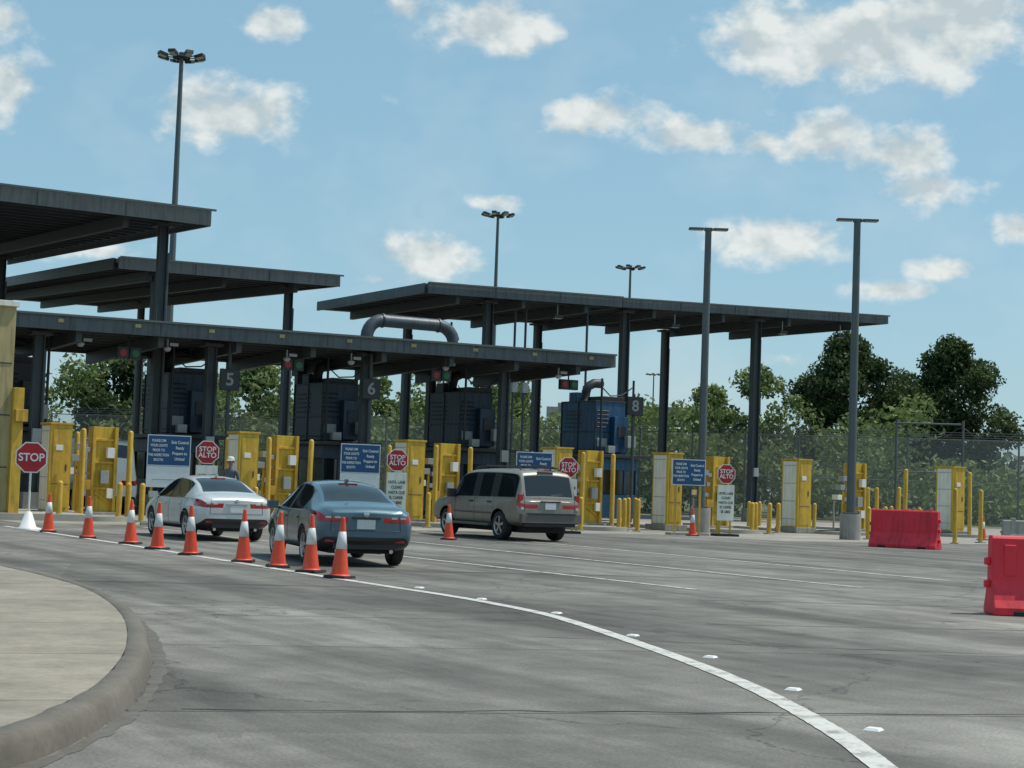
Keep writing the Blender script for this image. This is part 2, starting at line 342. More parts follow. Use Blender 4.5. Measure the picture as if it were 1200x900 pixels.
# big duct
b=MB(); D=[]
for p in [(31.6,64.6,6.4),(31.6,64.6,7.3)]: D.append(p)
for a in range(0,91,15): D.append((32.3-.7*math.cos(R(a)),64.6,7.5+.75*math.sin(R(a))))
for a in range(0,91,15): D.append((35.0+.8*math.sin(R(a)),64.6,7.45+.8*math.cos(R(a))))
D.append((35.8,64.6,6.3))
b.tube(D,.27,'galv',16)
for p in (D[2],D[8],D[9],D[-2]): b.cyl((p[0]-.04,p[1],p[2]),(p[0]+.04,p[1],p[2]),.31,'galv',n=16) if p in(D[8],D[9]) else b.cyl((p[0],p[1],p[2]-.04),(p[0],p[1],p[2]+.04),.31,'galv',n=16)
b.obj('air_duct')
for x,y,z1 in ((42.3,70.3,10.1),(42.9,70.3,10.1),(46,69.6,10.1),(43.6,79,10)):
    b=MB(); b.cyl((0,0,0),(0,0,z1),.06,'steel',n=8); b.box((0,-.1,6.2),(.3,.2,.5),'grey'); b.obj('conduit_riser',(x,y,0))

# ------------------------------------------------------------------ booths
def booth_mesh(c):
    b=MB()
    b.box((0,0,.62),(1.9,3.6,.95),c); b.box((0,0,1.6),(1.82,3.5,1.0),'glass')
    for x in (-.93,.93):
        for y in (-1.77,-.6,.6,1.77): b.box((x,y,1.6),(.07,.09,1.0),c)
    for x in (-.3,.35): b.box((x,-1.77,1.6),(.06,.07,1.0),c)
    b.box((0,0,2.35),(1.96,3.66,.5),c); b.box((0,-.1,2.68),(2.5,4.4,.14),'dark')
    b.box((0,.2,3.9),(1.5,2.6,2.2),c); b.box((.35,-1.2,3.6),(.7,.5,1.5),c)
    for i in range(5): b.box((-.4,-1.13,3.9+i*.17),(.6,.06,.04),'dark',rx=.5); b.box((-.77,.6,3.9+i*.17),(.04,1.2,.04),'dark',ry=.5)
    for z in (2.95,3.7,4.98): b.box((0,.2,z),(1.56,2.66,.05),'dark')
    for y in (-1.1,.2,1.5): b.box((-.76,y,3.9),(.05,.06,2.2),'dark')
    b.box((.36,-1.47,3.7),(.4,.04,.5),'dark'); b.box((-.4,-1.12,3.25),(.5,.05,.35),'grey')
    b.box((.2,-.2,5.1),(1.1,1.7,.2),'dark'); b.box((-.3,.9,5.2),(.6,.6,.4),c)
    b.tube([(-.4,.2,5.0),(-.4,.2,5.4),(-.3,.2,5.65),(0,.2,5.8),(.4,.2,5.8)],.2,'dark',10)
    for x in(-.8,.8): b.cyl((x,-1.6,2.7),(x,-1.6,5.9),.05,'dark',n=8)
    b.tube([(-.8,-1.5,5.6),(-.3,-1.5,5.2),(.3,-1.5,5.25),(.8,-1.5,5.6)],.03,'dark',6)
    b.box((.6,-1.75,3.3),(.4,.25,.5),'grey'); b.box((-.5,-1.9,2.95),(.35,.25,.3),'grey')
    return b.mesh('inspection_booth')
bm={'blue':booth_mesh('blue'),'navyb':booth_mesh('navyb'),'dark':booth_mesh('dark')}
ISL=[9.7,15.8,21.9,28.0,34.0,40.0]
for i,x in enumerate(ISL):
    MB().obj('inspection_booth',(x+(.5 if i==5 else 0),60.4,.15),0,.02,me=bm['blue' if i>4 else ('navyb' if i>1 else 'dark')])
for x in ISL:
    b=MB(); b.box((0,0,.07),(2.3,21,.15),'concl'); b.cyl((0,-10.5,0),(0,-10.5,.145),1.15,'concl',n=24)
    b.obj('traffic_island',(x,61,0),0,.03)
for x in (46.1,52.5):
    b=MB(); b.box((0,0,.06),(2.3,9,.13),'concl'); b.cyl((0,-4.5,0),(0,-4.5,.125),1.15,'concl',n=24); b.obj('traffic_island',(x,55.5,0),0,.03)
for n,x in (('5',22.4),('6',27.95),('8',39.85)):
    b=MB(); b.box((0,0,4.8),(.66,.12,.72),'dark'); b.box((0,0,4.8),(.70,.08,.76),'black')
    b.cyl((0,.12,.1),(0,.12,6.1 if n!='8' else 5.3),.07,'steel',n=8)
    o=b.obj('lane_number_sign',(x,56.6,.05),-.2)
    text(n,.62,(0,-.066,4.79),'digit',o)

# ------------------------------------------------------------------ yellow cabinets, portals, bollards
def cabinet_mesh():
    b=MB(); H=2.65
    b.box((0,0,.07),(1.0,1.3,.2),'conc'); b.box((0,0,H/2+.15),(.66,1.0,H),'yellow')
    b.box((-.335,.02,H/2+.16),(.02,.78,H-.1),'cream')
    for z in (.5,1.2,1.9,2.6): b.box((-.35,.02,z),(.012,.78,.02),'grey')
    b.box((.0,-.505,H/2+.15),(.5,.02,H-.25),'yellow2'); b.box((.17,-.52,1.5),(.04,.02,.2),'dark')
    b.box((.0,-.51,1.0),(.52,.02,.02),'dark'); b.box((0,0,H+.18),(.74,1.08,.06),'yellow2')
    b.box((-.05,-.52,2.1),(.22,.012,.16),'white')
    return b.mesh('gate_cabinet')
def portal_mesh():
    b=MB(); H=2.65
    b.box((0,0,.07),(1.1,.9,.2),'conc')
    b.box((.05,.05,H/2+.15),(.62,.35,H),'yellow'); b.box((-.3,-.02,H/2+.15),(.1,.5,H),'yellow2'); b.box((.4,-.02,H/2+.15),(.1,.5,H),'yellow2')
    for z in (.9,1.7,2.4): b.box((.05,-.15,z),(.6,.12,.07),'yellow2')
    b.box((.05,-.15,.6),(.6,.06,.06),'yellow2',ry=.6)
    for z,l in ((1.35,.75),(1.75,.6),(2.1,.45)):
        b.cyl((-.3,-.15,z),(-.3-l,-.2,z),.03,'grey',n=8); b.box((-.3-l,-.2,z+.06),(.24,.34,.2),'cream' if l>.6 else 'grey'); b.box((-.3-l*.5,-.22,z-.02),(.16,.2,.14),'grey')
    b.cyl((-.75,-.2,.1),(-.75,-.2,1.9),.05,'yellow2',n=10); b.box((-.55,-.25,1.0),(.3,.3,.3),'yellow2')
    b.cyl((-.3-.9,-.2,.1),(-.3-.9,-.2,1.2),.035,'grey',n=8)
    b.tube([(-.75,-.2,1.85),(-.8,-.2,1.5),(-.6,-.22,1.2),(-.35,-.2,.9)],.018,'dark',6)
    b.box((.2,-.3,2.0),(.22,.2,.32),'white'); b.box((.05,-.28,1.25),(.26,.16,.4),'grey'); b.box((.25,-.25,.75),(.2,.12,.3),'cream')
    return b.mesh('licence_plate_reader')
def boll_mesh(h,r):
    b=MB(); b.lathe([(r,0),(r,h-.06),(r*.85,h-.02),(r*.5,h+.01),(0,h+.02)],'yellow2',14); b.box((0,0,.02),(r*3.4,r*3.4,.04),'concl'); return b.mesh('bollard')
CM,PM=cabinet_mesh(),portal_mesh(); BT=boll_mesh(2.65,.085); BS=boll_mesh(1.15,.085); BM=boll_mesh(1.9,.08)
for x in [i-.75 for i in ISL[1:5]]+[38.2,44.5,52.9]: MB().obj('gate_cabinet',(x,52,.05),0,.012,me=CM)
for x in [i+.65 for i in ISL[1:5]]+[40.5,47.5]: MB().obj('licence_plate_reader',(x,52,.05),0,.01,me=PM)
def boll(x,y,z,me):
    o=MB().obj('bollard',(x,y,z),random.uniform(0,6),0,me=me); o.rotation_euler[0]=random.uniform(-.015,.015); o.rotation_euler[1]=random.uniform(-.015,.015)
for i,X in enumerate(ISL[1:]):
    if i<4:
        for dx,y in ((-.15,51.2),(1.45,51.6),(-.3,54.5),(1.1,56.0)): boll(X+dx,y,.1,BT)
    for dx,y in ((-1.3,49.5),(.95,50.1),(1.25,49.7),(.6,49.9),(-1.1,55),(1.6,57)): boll(X+dx,y,.0,BS)
for x,y in ((38,54.2),(45.4,56),(46.6,56.8),(44.7,56.6),(50,57.2),(42.4,45.6),(51.5,54),(49.2,50),(47.0,49.6),(43.2,51.5),(48.4,56),(45.9,52.8)): boll(x,y,0,BS)
for x,y in ((43.7,42.7),(46.2,43.9),(43.8,45.6),(48.8,52),(49.6,53.4)): boll(x,y,0,BM)
for x,y in ((47.9,49.5),(52.2,50.2)): boll(x,y,0,BT)

# ------------------------------------------------------------------ left beige building edge
b=MB()
b.box((-1.3,0,3.1),(2.4,2.2,6.1),'beige'); b.box((-1.3,0,6.22),(2.55,2.4,.16),'cream'); b.box((.05,-1.0,2.0),(.3,.6,3.6),'yellow2'); b.box((.12,-1.2,3.0),(.35,.5,.35),'yellow2')
for z in (1.5,3,4.5): b.box((-1.3,-1.11,z),(2.3,.02,.03),'dark')
b.box((-.2,0,.1),(5,3,.2),'concl')
b.obj('guard_building',(13.1,50.7,0),0,.02)

# ------------------------------------------------------------------ signs
def octa(r): return [(r*math.cos(R(22.5+45*i))/math.cos(R(22.5)),r*math.sin(R(22.5+45*i))/math.cos(R(22.5))) for i in range(8)]
def lift(p,z): return [(x,y+z) for x,y in p]
b=MB()
b.prism(lift(octa(.375),1.76),-.012,0,'white'); b.prism(lift(octa(.345),1.76),-.016,-.004,'signred')
b.cyl((0,.03,.3),(0,.03,2.1),.025,'cream',n=10); b.lathe([(.32,0),(.32,.04),(.2,.07),(.08,.42),(.05,.44),(0,.44)],'white',20)
o=b.obj('stop_sign',(11.5,41.8,0),R(-14))
text('STOP',.27,(0,-.02,1.755),'white',o,sx=.95)
for x in (17.75,23.85,30.05,36.5):
    b=MB(); zc=2.12
    b.prism(lift(octa(.33),zc),-.014,0,'white'); b.prism(lift(octa(.305),zc),-.018,-.004,'signred')
    b.box((0,-.005,1.14),(.62,.014,1.22),'white')
    b.box((0,-.014,1.14),(.56,.004,1.16),'cream')
    for s in (-.2,.2): b.box((s,.03,.95),(.06,.04,1.9),'yellow2')
    b.box((0,0,.04),(.8,.6,.08),'black')
    o=b.obj('stop_alto_sign',(x,46.3,.004),R(-14))
    text('STOP\nALTO',.2,(0,-.022,zc),'white',o,sp=.85)
    text('UNTIL LANE\nCLEARS\nHASTA QUE\nEL CARRIL\nSE LIBRE',.125,(0,-.02,1.14),'trim',o,sx=.78,sp=1.25)
for x,panel in ((16.75,1),(22.8,1),(29.0,0),(35.2,0)):
    b=MB(); b.box((0,0,2.13),(1.22,.02,.88),'white'); b.box((0,-.012,2.13),(1.17,.012,.83),'signblue')
    if panel: b.box((0,0,1.38),(1.22,.02,.6),'white'); b.box((-.0,-.012,1.30),(.9,.004,.02),'grey')
    for s in (-.45,.45): b.box((s,.04,1.1),(.07,.05,2.2),'yellow2')
    b.box((0,0,.04),(1.4,.5,.08),'concl')
    o=b.obj('information_sign',(x,46.7,.004),R(-14))
    text('PLEASE DIM\nYOUR LIGHTS\nPRIOR TO\nTHE INSPECTION\nBOOTH',.105,(-.29,-.022,2.13),'white',o,sx=.72,sp=1.3)
    text('Exit Control\nReady\nPrepare to\nUnload',.12,(.3,-.022,2.13),'white',o,sx=.8,sp=1.3)

# ------------------------------------------------------------------ cones
def cone_mesh():
    b=MB(); b.box((0,0,.02),(.37,.37,.04),'black',top=(.94,.94))
    n=24
    def rr(z): return .135-(z-.04)/.87*.108
    segs=[(.04,.44,'orange',0),(.44,.70,'refl',.003),(.70,.905,'orange',0)]
    for z0,z1,m,e in segs: b.lathe([(rr(z0),z0),(rr(z0)+e,z0+.001),(rr(z1)+e,z1-.001),(rr(z1),z1)],m,n)
    b.lathe([(rr(.905),.905),(.02,.915),(.0,.912)],'orange',n); b.lathe([(.165,.04),(.16,.055),(.134,.06)],'orange',n)
    return b.mesh('traffic_cone')
KC=cone_mesh()
for i,(x,y) in enumerate([(11.6,40.4),(11.55,37.15),(11.6,34.4),(11.4,32.2),(11.3,30.1),(11.4,27.8),(11.4,26.3),(11.36,24.9),(11.2,23.5),(21.9,39.4),(34.9,46.0),(49.8,47.2)]):
    o=MB().obj('traffic_cone',(x,y,.006),random.uniform(0,6),me=KC); o.rotation_euler[0]=random.uniform(-.02,.02); o.rotation_euler[1]=random.uniform(-.02,.03)

# ------------------------------------------------------------------ barriers
def barrier(name,loc,rz,m,L=1.9,H=1.05):
    b=MB(); P=[(-.3,0),(.3,0),(.3,.1),(.24,.2),(.13,.45),(.11,H-.04),(.08,H),(-.08,H),(-.11,H-.04),(-.13,.45),(-.24,.2),(-.3,.1)]
    T=Matrix.Rotation(R(90),4,'Z')
    b.prism(P,-L/2,L/2,m,T)
    for i in range(4):
        x=-L/2+L*(i+.5)/4
        for s in (-1,1): b.box((x,s*.125,.72),(.16,.03,.42),m)
    for s in (-.3,.3):
        b.box((s*L,0,.03),(.26,.62,.07),'black' if m=='barred' else m)
    b.box((0,0,H),(.3,.12,.04),m); b.cyl((L/2-.25,0,H-.01),(L/2-.25,0,H+.03),.06,m)
    for z in (.25,.55,.85): b.box((L/2+.03,0,z),(.07,.12,.1),m)
    for z in (.4,.7): b.box((-L/2-.03,0,z),(.07,.12,.1),m)
    return b.obj(name,loc,rz,.015)
barrier('water_filled_barrier',(18.15,15.8,.004),R(-33),'barred')
barrier('water_filled_barrier',(37.1,38.3,.004),R(-64),'barred',2.1,1.15)
barrier('concrete_barrier',(48.9,43.4,.004),R(-33),'conc',3.0,.85)
b=MB(); b.box((0,0,.3),(.5,.4,.5),'green'); b.box((0,0,.57),(.54,.44,.06),'dark'); b.box((0,0,.03),(.4,.3,.06),'dark'); b.obj('utility_box',(52.9,46.5,0),-.4,.02)

# ------------------------------------------------------------------ poles
def street_lamp(x,y,H=11.2,rz=0.,base=True):
    b=MB()
    if base: b.cyl((0,0,0),(0,0,.9),.37,'conc',n=28); b.box((0,0,.93),(.5,.5,.05),'polesteel')
    b.cyl((0,0,.9 if base else 0),(0,0,H),.16,'polesteel',r2=.12,n=16)
    b.box((0,-.15,1.4),(.14,.04,.25),'polesteel')
    b.box((0,0,H+.02),(.3,.16,.12),'polesteel')
    for s in (-1,1): b.box((s*.45,0,H+.03),(.55,.34,.07),'polesteel'); b.box((s*.47,0,H-.012),(.42,.26,.015),'lens')
    return b.obj('street_lamp',(x,y,0),rz,.008)
street_lamp(41,45,11.2,R(-31)); street_lamp(38.5,50.3,11.2,R(-31))
def mast(x,y,H,w=1.45,n=8):
    b=MB(); b.cyl((0,0,0),(0,0,H-.4),.32,'polesteel',r2=.14,n=14); b.cyl((0,0,0),(0,0,.5),.6,'conc')
    for i in range(n):
        a=2*math.pi*i/n; T=Matrix.Rotation(a,4,'Z')
        b.cyl((.1,0,H-.5),(w*.8,0,H-.3),.04,'dark',n=6,T=T); b.box((w*.85,0,H-.4),(.62,.5,.2),'dark',ry=-.25,T=T); b.box((w*.87,0,H-.52),(.5,.4,.03),'lens',ry=-.25,T=T)
    b.lathe([(.55,H-.55),(.6,H-.5),(.6,H-.42),(.55,H-.38)],'dark',20); b.box((0,0,H-.3),(.3,.3,.4),'dark')
    return b.obj('high_mast_light',(x,y,0))
mast(38.9,109.6,30,1.55); mast(89.4,152.8,30,1.7); mast(123.7,177.6,30,1.9); mast(243.8,338.7,30,2)

# ------------------------------------------------------------------ fence
def fence_mat():
    m,nt,b=new_mat('chain_link'); l=nt.links.new
    tc=N(nt,'ShaderNodeTexCoord'); sp=N(nt,'ShaderNodeSeparateXYZ'); l(tc.outputs['Object'],sp.inputs[0])
    outs=[]
    for op in ('ADD','SUBTRACT'):
        a=N(nt,'ShaderNodeMath',operation=op); l(sp.outputs[0],a.inputs[0]); l(sp.outputs[2],a.inputs[1])
        f=N(nt,'ShaderNodeMath',operation='PINGPONG'); f.inputs[1].default_value=.05; l(a.outputs[0],f.inputs[0])
        g=N(nt,'ShaderNodeMath',operation='LESS_THAN'); g.inputs[1].default_value=.0075; l(f.outputs[0],g.inputs[0]); outs.append(g)
    mx=N(nt,'ShaderNodeMath',operation='MAXIMUM'); l(outs[0].outputs[0],mx.inputs[0]); l(outs[1].outputs[0],mx.inputs[1])
    tr=N(nt,'ShaderNodeBsdfTransparent'); ms=N(nt,'ShaderNodeMixShader'); l(mx.outputs[0],ms.inputs[0]); l(tr.outputs[0],ms.inputs[1]); l(b.outputs[0],ms.inputs[2])
    b.inputs['Base Color'].default_value=(.34,.35,.34,1); b.inputs['Metallic'].default_value=.2; b.inputs['Roughness'].default_value=.6
    l(ms.outputs[0],nt.nodes['Material Output'].inputs['Surface']); return m
FM=fence_mat(); FH=4.9
a=Vector((30,105,0)); c=Vector((92,51.3,0)); d=c-a; L=d.length; ang=math.atan2(d.y,d.x)
b=MB(); b.add([(0,0,.1),(L,0,.1),(L,0,FH),(0,0,FH)],[(0,1,2,3)],FM)
n=int(L/3)
for i in range(n+1):
    x=L*i/n; b.cyl((x,.05,0),(x,.05,FH+.05),.055,'polesteel',n=8); b.cyl((x,.05,FH),(x,-.3,FH+.45),.03,'polesteel',n=6)
for z in (FH,.15,2.5): b.cyl((0,.05,z),(L,.05,z),.035,'polesteel',n=6)
for k_ in range(3): b.cyl((0,-.1*(k_+1),FH+.13*(k_+1)),(L,-.1*(k_+1),FH+.13*(k_+1)),.014,'polesteel',n=5)
P=[]; nn=int(L*7)
for i in range(nn): t=i/nn; P.append((L*t,-.15+.25*math.cos(t*L*3.6),FH+.42+.25*math.sin(t*L*3.6)))
b.tube(P,.014,'polesteel',3)
b.obj('chain_link_fence',a,ang)
b=MB()
for x in (0,3.6): b.cyl((x,0,0),(x,0,5.9),.07,'polesteel',n=10)
b.cyl((0,0,5.7),(3.6,0,5.7),.05,'polesteel',n=8); b.cyl((0,0,.3),(3.6,0,.3),.04,'polesteel',n=8); b.cyl((0,0,3),(3.6,0,3),.04,'polesteel',n=8)
b.obj('fence_gate',(67.5,70.5,0),ang)

# ------------------------------------------------------------------ vegetation
def polar(D,px):
    return (D*math.sin(R(px)),D*math.cos(R(px)))
def leaves(name,clumps,n,size,mats,loc=(0,0,0),sq=.8):
    V=[];K=[]
    for (x,y,z,r) in clumps:
        k=int(n*(r/1.5)**1.6); u=np.random.normal(size=(k,3)); u/=np.linalg.norm(u,axis=1)[:,None]
        rad=r*(np.random.uniform(.25,1,k)**.6)*(1+.25*np.sin(u[:,0]*5+x)*np.cos(u[:,2]*4+y))
        p=np.array([x,y,z])+u*rad[:,None]*np.array([1,1,sq])
        p[:,2]=np.maximum(p[:,2],.1)
        a=np.random.normal(size=(k,3)); a/=np.linalg.norm(a,axis=1)[:,None]
        b_=np.cross(a,np.random.normal(size=(k,3))); b_/=np.linalg.norm(b_,axis=1)[:,None]
        s=size*np.random.uniform(.5,1.2,k)[:,None]; a=a*s; b_=b_*s*.55
        V.append(np.stack([p-a,p-b_,p+a,p+b_],1).reshape(-1,3))
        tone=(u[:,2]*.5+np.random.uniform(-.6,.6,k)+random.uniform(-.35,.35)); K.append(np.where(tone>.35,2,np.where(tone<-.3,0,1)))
    V=np.concatenate(V); K=np.concatenate(K); nf=len(V)//4
    me=bpy.data.meshes.new(name); me.vertices.add(len(V)); me.vertices.foreach_set('co',V.ravel())
    me.loops.add(nf*4); me.loops.foreach_set('vertex_index',np.arange(nf*4).astype(np.int32))
    me.polygons.add(nf); me.polygons.foreach_set('loop_start',np.arange(0,nf*4,4,dtype=np.int32))
    for m in mats: me.materials.append(m)
    me.polygons.foreach_set('material_index',K.astype(np.int32)); me.update(); me.validate()
    o=bpy.data.objects.new(name,me); col.objects.link(o); o.location=loc
    return o
def tree(name,x,y,H,r,mats,crown0=.35,n=230,size=.28,seed=0,open_=1.0):
    random.seed(seed)
    e=empty(name,(x,y,0)); b=MB(); cl=[]
    b.tube([(0,0,0),(.1,.05,H*.2),(-.05,.1,H*.42),(0,0,H*.7)],[.035*H*.8,.028*H*.8,.022*H*.7,.05],'bark',10)
    for i in range(int(30*open_)):
        a=random.uniform(0,2*math.pi); t=random.uniform(0,1); zz=H*(crown0+(1-crown0)*t*.93)
        env=math.sin(math.pi*min(1,.22+t*.80))**.7
        rr=r*env*random.uniform(.35,1.0); p=(rr*math.cos(a),rr*math.sin(a),zz); cr=r*random.uniform(.2,.38)
        cl.append((*p,cr))
        if i%2==0: z0=H*random.uniform(.3,.6); b.tube([(0,0,z0),(p[0]*.5,p[1]*.5,(z0+p[2])/2+.2),p],[.07,.05,.02],'bark',6)
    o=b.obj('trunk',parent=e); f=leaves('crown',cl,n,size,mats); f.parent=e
    return e
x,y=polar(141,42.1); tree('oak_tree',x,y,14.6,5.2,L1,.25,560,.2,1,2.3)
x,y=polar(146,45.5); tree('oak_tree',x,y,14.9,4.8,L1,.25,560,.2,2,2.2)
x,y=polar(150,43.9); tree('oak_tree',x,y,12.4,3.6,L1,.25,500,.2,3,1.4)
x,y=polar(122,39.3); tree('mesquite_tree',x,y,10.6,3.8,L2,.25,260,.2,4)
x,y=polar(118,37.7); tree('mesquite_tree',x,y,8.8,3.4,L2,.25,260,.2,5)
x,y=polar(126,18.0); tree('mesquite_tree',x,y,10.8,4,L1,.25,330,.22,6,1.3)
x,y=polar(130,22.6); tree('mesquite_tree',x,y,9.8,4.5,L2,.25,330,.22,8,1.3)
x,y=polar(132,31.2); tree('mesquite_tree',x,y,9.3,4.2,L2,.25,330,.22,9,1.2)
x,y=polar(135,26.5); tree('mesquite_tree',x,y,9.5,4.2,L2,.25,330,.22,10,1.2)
random.seed(11)
cl=[]
for i in range(560):
    az=random.uniform(8,56) if i<450 else random.uniform(12,34); D=random.uniform(108,136)
    if az<25: D+=8
    x,y=polar(D,az); h=(4.6+1.8*math.sin(az*.9)+1.2*math.sin(az*2.7+1)+(D-108)*.06)*(.72 if az>46.5 else 1)
    if 35<az<42: h+=.9
    if az<34: h=max(h+1.3,5.5)
    r=random.uniform(1.0,2.3); cl.append((x,y,random.uniform(.6,max(1.2,h-.3)),r))
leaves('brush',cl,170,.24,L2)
cl=[]
for i in range(420):
    az=random.uniform(-40,100); D=random.uniform(210,330); x,y=polar(D,az); r=random.uniform(3,6); cl.append((x,y,random.uniform(1,6.5),r))
leaves('distant_treeline',cl,20,.95,L3)
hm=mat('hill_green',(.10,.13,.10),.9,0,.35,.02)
b=MB(); nx,ny=40,10; vs=[];fs=[]
for i in range(nx+1):
    for j in range(ny+1):
        az=44+i*.9; D=520+j*40; x,y=polar(D,az); u=i/nx; v=j/ny
        vs.append((x,y,-1+(34*math.sin(math.pi*min(1,u*1.05))**.6+3*math.sin(i*.7))*math.sin(math.pi*v)**.8))
for i in range(nx):
    for j in range(ny): a_=i*(ny+1)+j; fs.append((a_,a_+ny+1,a_+ny+2,a_+1))
b.add(vs,fs,hm,True); b.obj('hill')
b=MB(); b.box((0,0,8.6),(18,9,.9),'conc'); b.box((0,-4.4,9.4),(18,.25,.8),'conc'); b.box((0,4.4,9.4),(18,.25,.8),'conc')
for x in (-7,7):
    b.box((x,0,7.8),(1.4,8,.7),'conc')
    for y in (-2.6,2.6): b.cyl((x,y,0),(x,y,7.5),.55,'conc')
x,y=polar(175,35.3); b.obj('overpass',(x,y,0),R(-25))

# ------------------------------------------------------------------ vehicles
def wheel_mesh(r,w,spokes=5):
    b=MB(); T=Matrix.Rotation(R(90),4,'Y')
    b.lathe([(r*.66,-w/2),(r*.9,-w/2),(r*.97,-w*.42),(r,-w*.3),(r,w*.3),(r*.97,w*.42),(r*.9,w/2),(r*.66,w/2),(r*.62,w*.42)],'tyre',32,T)
    b.lathe([(r*.66,w*.42),(r*.64,w*.3),(r*.55,w*.1),(0,w*.1)],'dark',24,T); b.lathe([(r*.66,-w*.42),(r*.64,-w*.3),(r*.55,-w*.1),(0,-w*.1)],'dark',24,T)
    for s in (-1,1):
        b.lathe([(r*.68,s*w*.44),(r*.66,s*w*.5),(r*.6,s*w*.46),(r*.6,s*w*.3)],'rim',28,T)
        for i in range(spokes):
            a=2*math.pi*i/spokes; Q=Matrix.Rotation(a,4,'X')
            b.box((s*w*.36,0,r*.33),(w*.12,r*.17,r*.58),'rim',T=Q)
        b.cyl((s*w*.28,0,0),(s*w*.46,0,0),r*.14,'rim')
    return b.mesh('wheel')
def car(name,loc,rz,paint,ST,glass_side,glass_top,W,wheels,wr,kind,lower='trim',tl_rows=(4,),tl_st=2,extras=None,wheelw=.21):
    e=empty(name,loc,rz); mats=[M[paint],M['glass'],M[lower],M['tail'],M['trim']]
    vs=[];fs=[];mi=[]
    NR=10
    def ring(st):
        y,zb,zs,zt,w,ws,wt=st; zm=zb+(zs-zb)*.42; up=max(zt-zs,.02)
        return [(0,zb),(.78*w,zb),(.97*w,zb+.09),(w,zm),(.995*w,zs-(zs-zb)*.22),(ws,zs),(wt,zt-up*.14 if up>.2 else zt-up*.3),(wt*.9,zt-.035 if up>.2 else zt-.01),(wt*.5,zt),(0,zt+.012)]
    rings=[]
    for st in ST:
        q=ring(st); idx=[]
        full=[(x,z) for x,z in q]+[(-x,z) for x,z in q[-2:0:-1]]
        for x,z in full: idx.append(len(vs)); vs.append((x,st[0],z))
        rings.append(idx)
    n=len(rings[0]); crease=set()
    def side(i): return i if i<NR-1 else n-1-i
    for s in range(len(rings)-1):
        for i in range(n):
            a,b_=rings[s][i],rings[s][(i+1)%n]; c_,d_=rings[s+1][(i+1)%n],rings[s+1][i]
            fs.append((a,b_,c_,d_)); k=side(i); m=0
            if k in (0,1): m=2
            if k==5 and s in glass_side: m=glass_side[s]
            if k in (7,8) and s in glass_top: m=1
            if k in tl_rows and s<tl_st: m=3
            mi.append(m)
        for i in (5,6,n-5,n-6): crease.add((rings[s][i],rings[s+1][i],.55))
        for i in (7,n-7): crease.add((rings[s][i],rings[s+1][i],.4))
    for which,R0 in ((0,rings[0]),(1,rings[-1])):
        yy=ST[0][0] if which==0 else ST[-1][0]; dy=-.03 if which==0 else .04
        Lc={};Rc={}
        for i in range(1,NR-1):
            x,_,z=vs[R0[i]]; Rc[i]=len(vs); vs.append((x*.52,yy+dy,z)); Lc[i]=len(vs); vs.append((-x*.52,yy+dy,z))
        def F(f,m):
            fs.append(tuple(f) if which==0 else tuple(f[::-1])); mi.append(m)
        for i in range(1,NR-2):
            Ri,Ri1=R0[i],R0[i+1]; Li,Li1=R0[n-i],R0[n-i-1]
            mo=3 if (i in tl_rows and which==0) else (2 if i==1 else 0); mc=2 if i==1 else 0
            F((Ri,Ri1,Rc[i+1],Rc[i])[::-1],mo); F((Rc[i],Rc[i+1],Lc[i+1],Lc[i])[::-1],mc); F((Lc[i],Lc[i+1],Li1,Li)[::-1],mo)
        F((R0[0],R0[1],Rc[1],Lc[1],R0[n-1])[::-1],2)
        F((R0[NR-1],R0[NR],Lc[NR-2],Rc[NR-2],R0[NR-2])[::-1],0)
        for i in range(n): crease.add((R0[i],R0[(i+1)%n],.35))
    me=bpy.data.meshes.new('body'); me.from_pydata(vs,[],fs)
    for m in mats: me.materials.append(m)
    me.polygons.foreach_set('material_index',mi); me.update()
    import bmesh
    bm_=bmesh.new(); bm_.from_mesh(me); cl_=bm_.edges.layers.float.new('crease_edge'); bm_.verts.ensure_lookup_table()
    for a,b_,c_ in crease:
        ed=bm_.edges.get((bm_.verts[a],bm_.verts[b_]))
        if ed: ed[cl_]=c_
    bmesh.ops.recalc_face_normals(bm_,faces=bm_.faces); bm_.to_mesh(me); bm_.free()
    tmp=bpy.data.objects.new('tmpbody',me); col.objects.link(tmp)
    ss=tmp.modifiers.new('s','SUBSURF'); ss.levels=3; ss.render_levels=3
    cb=MB(); cb.mats=list(mats)
    for y in wheels:
        for s in (-1,1): cb.cyl((s*(W/2-.30),y,wr+.0),(s*(W/2+.3),y,wr+.0),wr+.065,M['trim'],n=40)
    cm=cb.mesh('cut'); co=bpy.data.objects.new('cut',cm); col.objects.link(co)
    bo=tmp.modifiers.new('b','BOOLEAN'); bo.operation='DIFFERENCE'; bo.object=co; bo.solver='EXACT'
    dg=bpy.context.evaluated_depsgraph_get(); ev=tmp.evaluated_get(dg); fm=bpy.data.meshes.new_from_object(ev,depsgraph=dg)
    if len(fm.polygons)<200:
        tmp.modifiers.remove(bo); dg=bpy.context.evaluated_depsgraph_get(); fm=bpy.data.meshes.new_from_object(tmp.evaluated_get(dg))
    bpy.data.objects.remove(tmp); bpy.data.objects.remove(co)
    fm.polygons.foreach_set('use_smooth',[p.material_index!=4 for p in fm.polygons])
    body=bpy.data.objects.new('body',fm); col.objects.link(body); body.parent=e
    bv=BVHTree.FromPolygons([v.co[:] for v in fm.vertices],[tuple(p.vertices) for p in fm.polygons])
    def hit(y,z,s):
        h=bv.ray_cast(Vector((s*2,y,z)),Vector((-s,0,0)))[0]; return h
    def hitr(x,z):
        return bv.ray_cast(Vector((x,-4,z)),Vector((0,1,0)))[0]
    def hitt(x,y):
        return bv.ray_cast(Vector((x,y,4)),Vector((0,0,-1)))[0]
    det=MB()
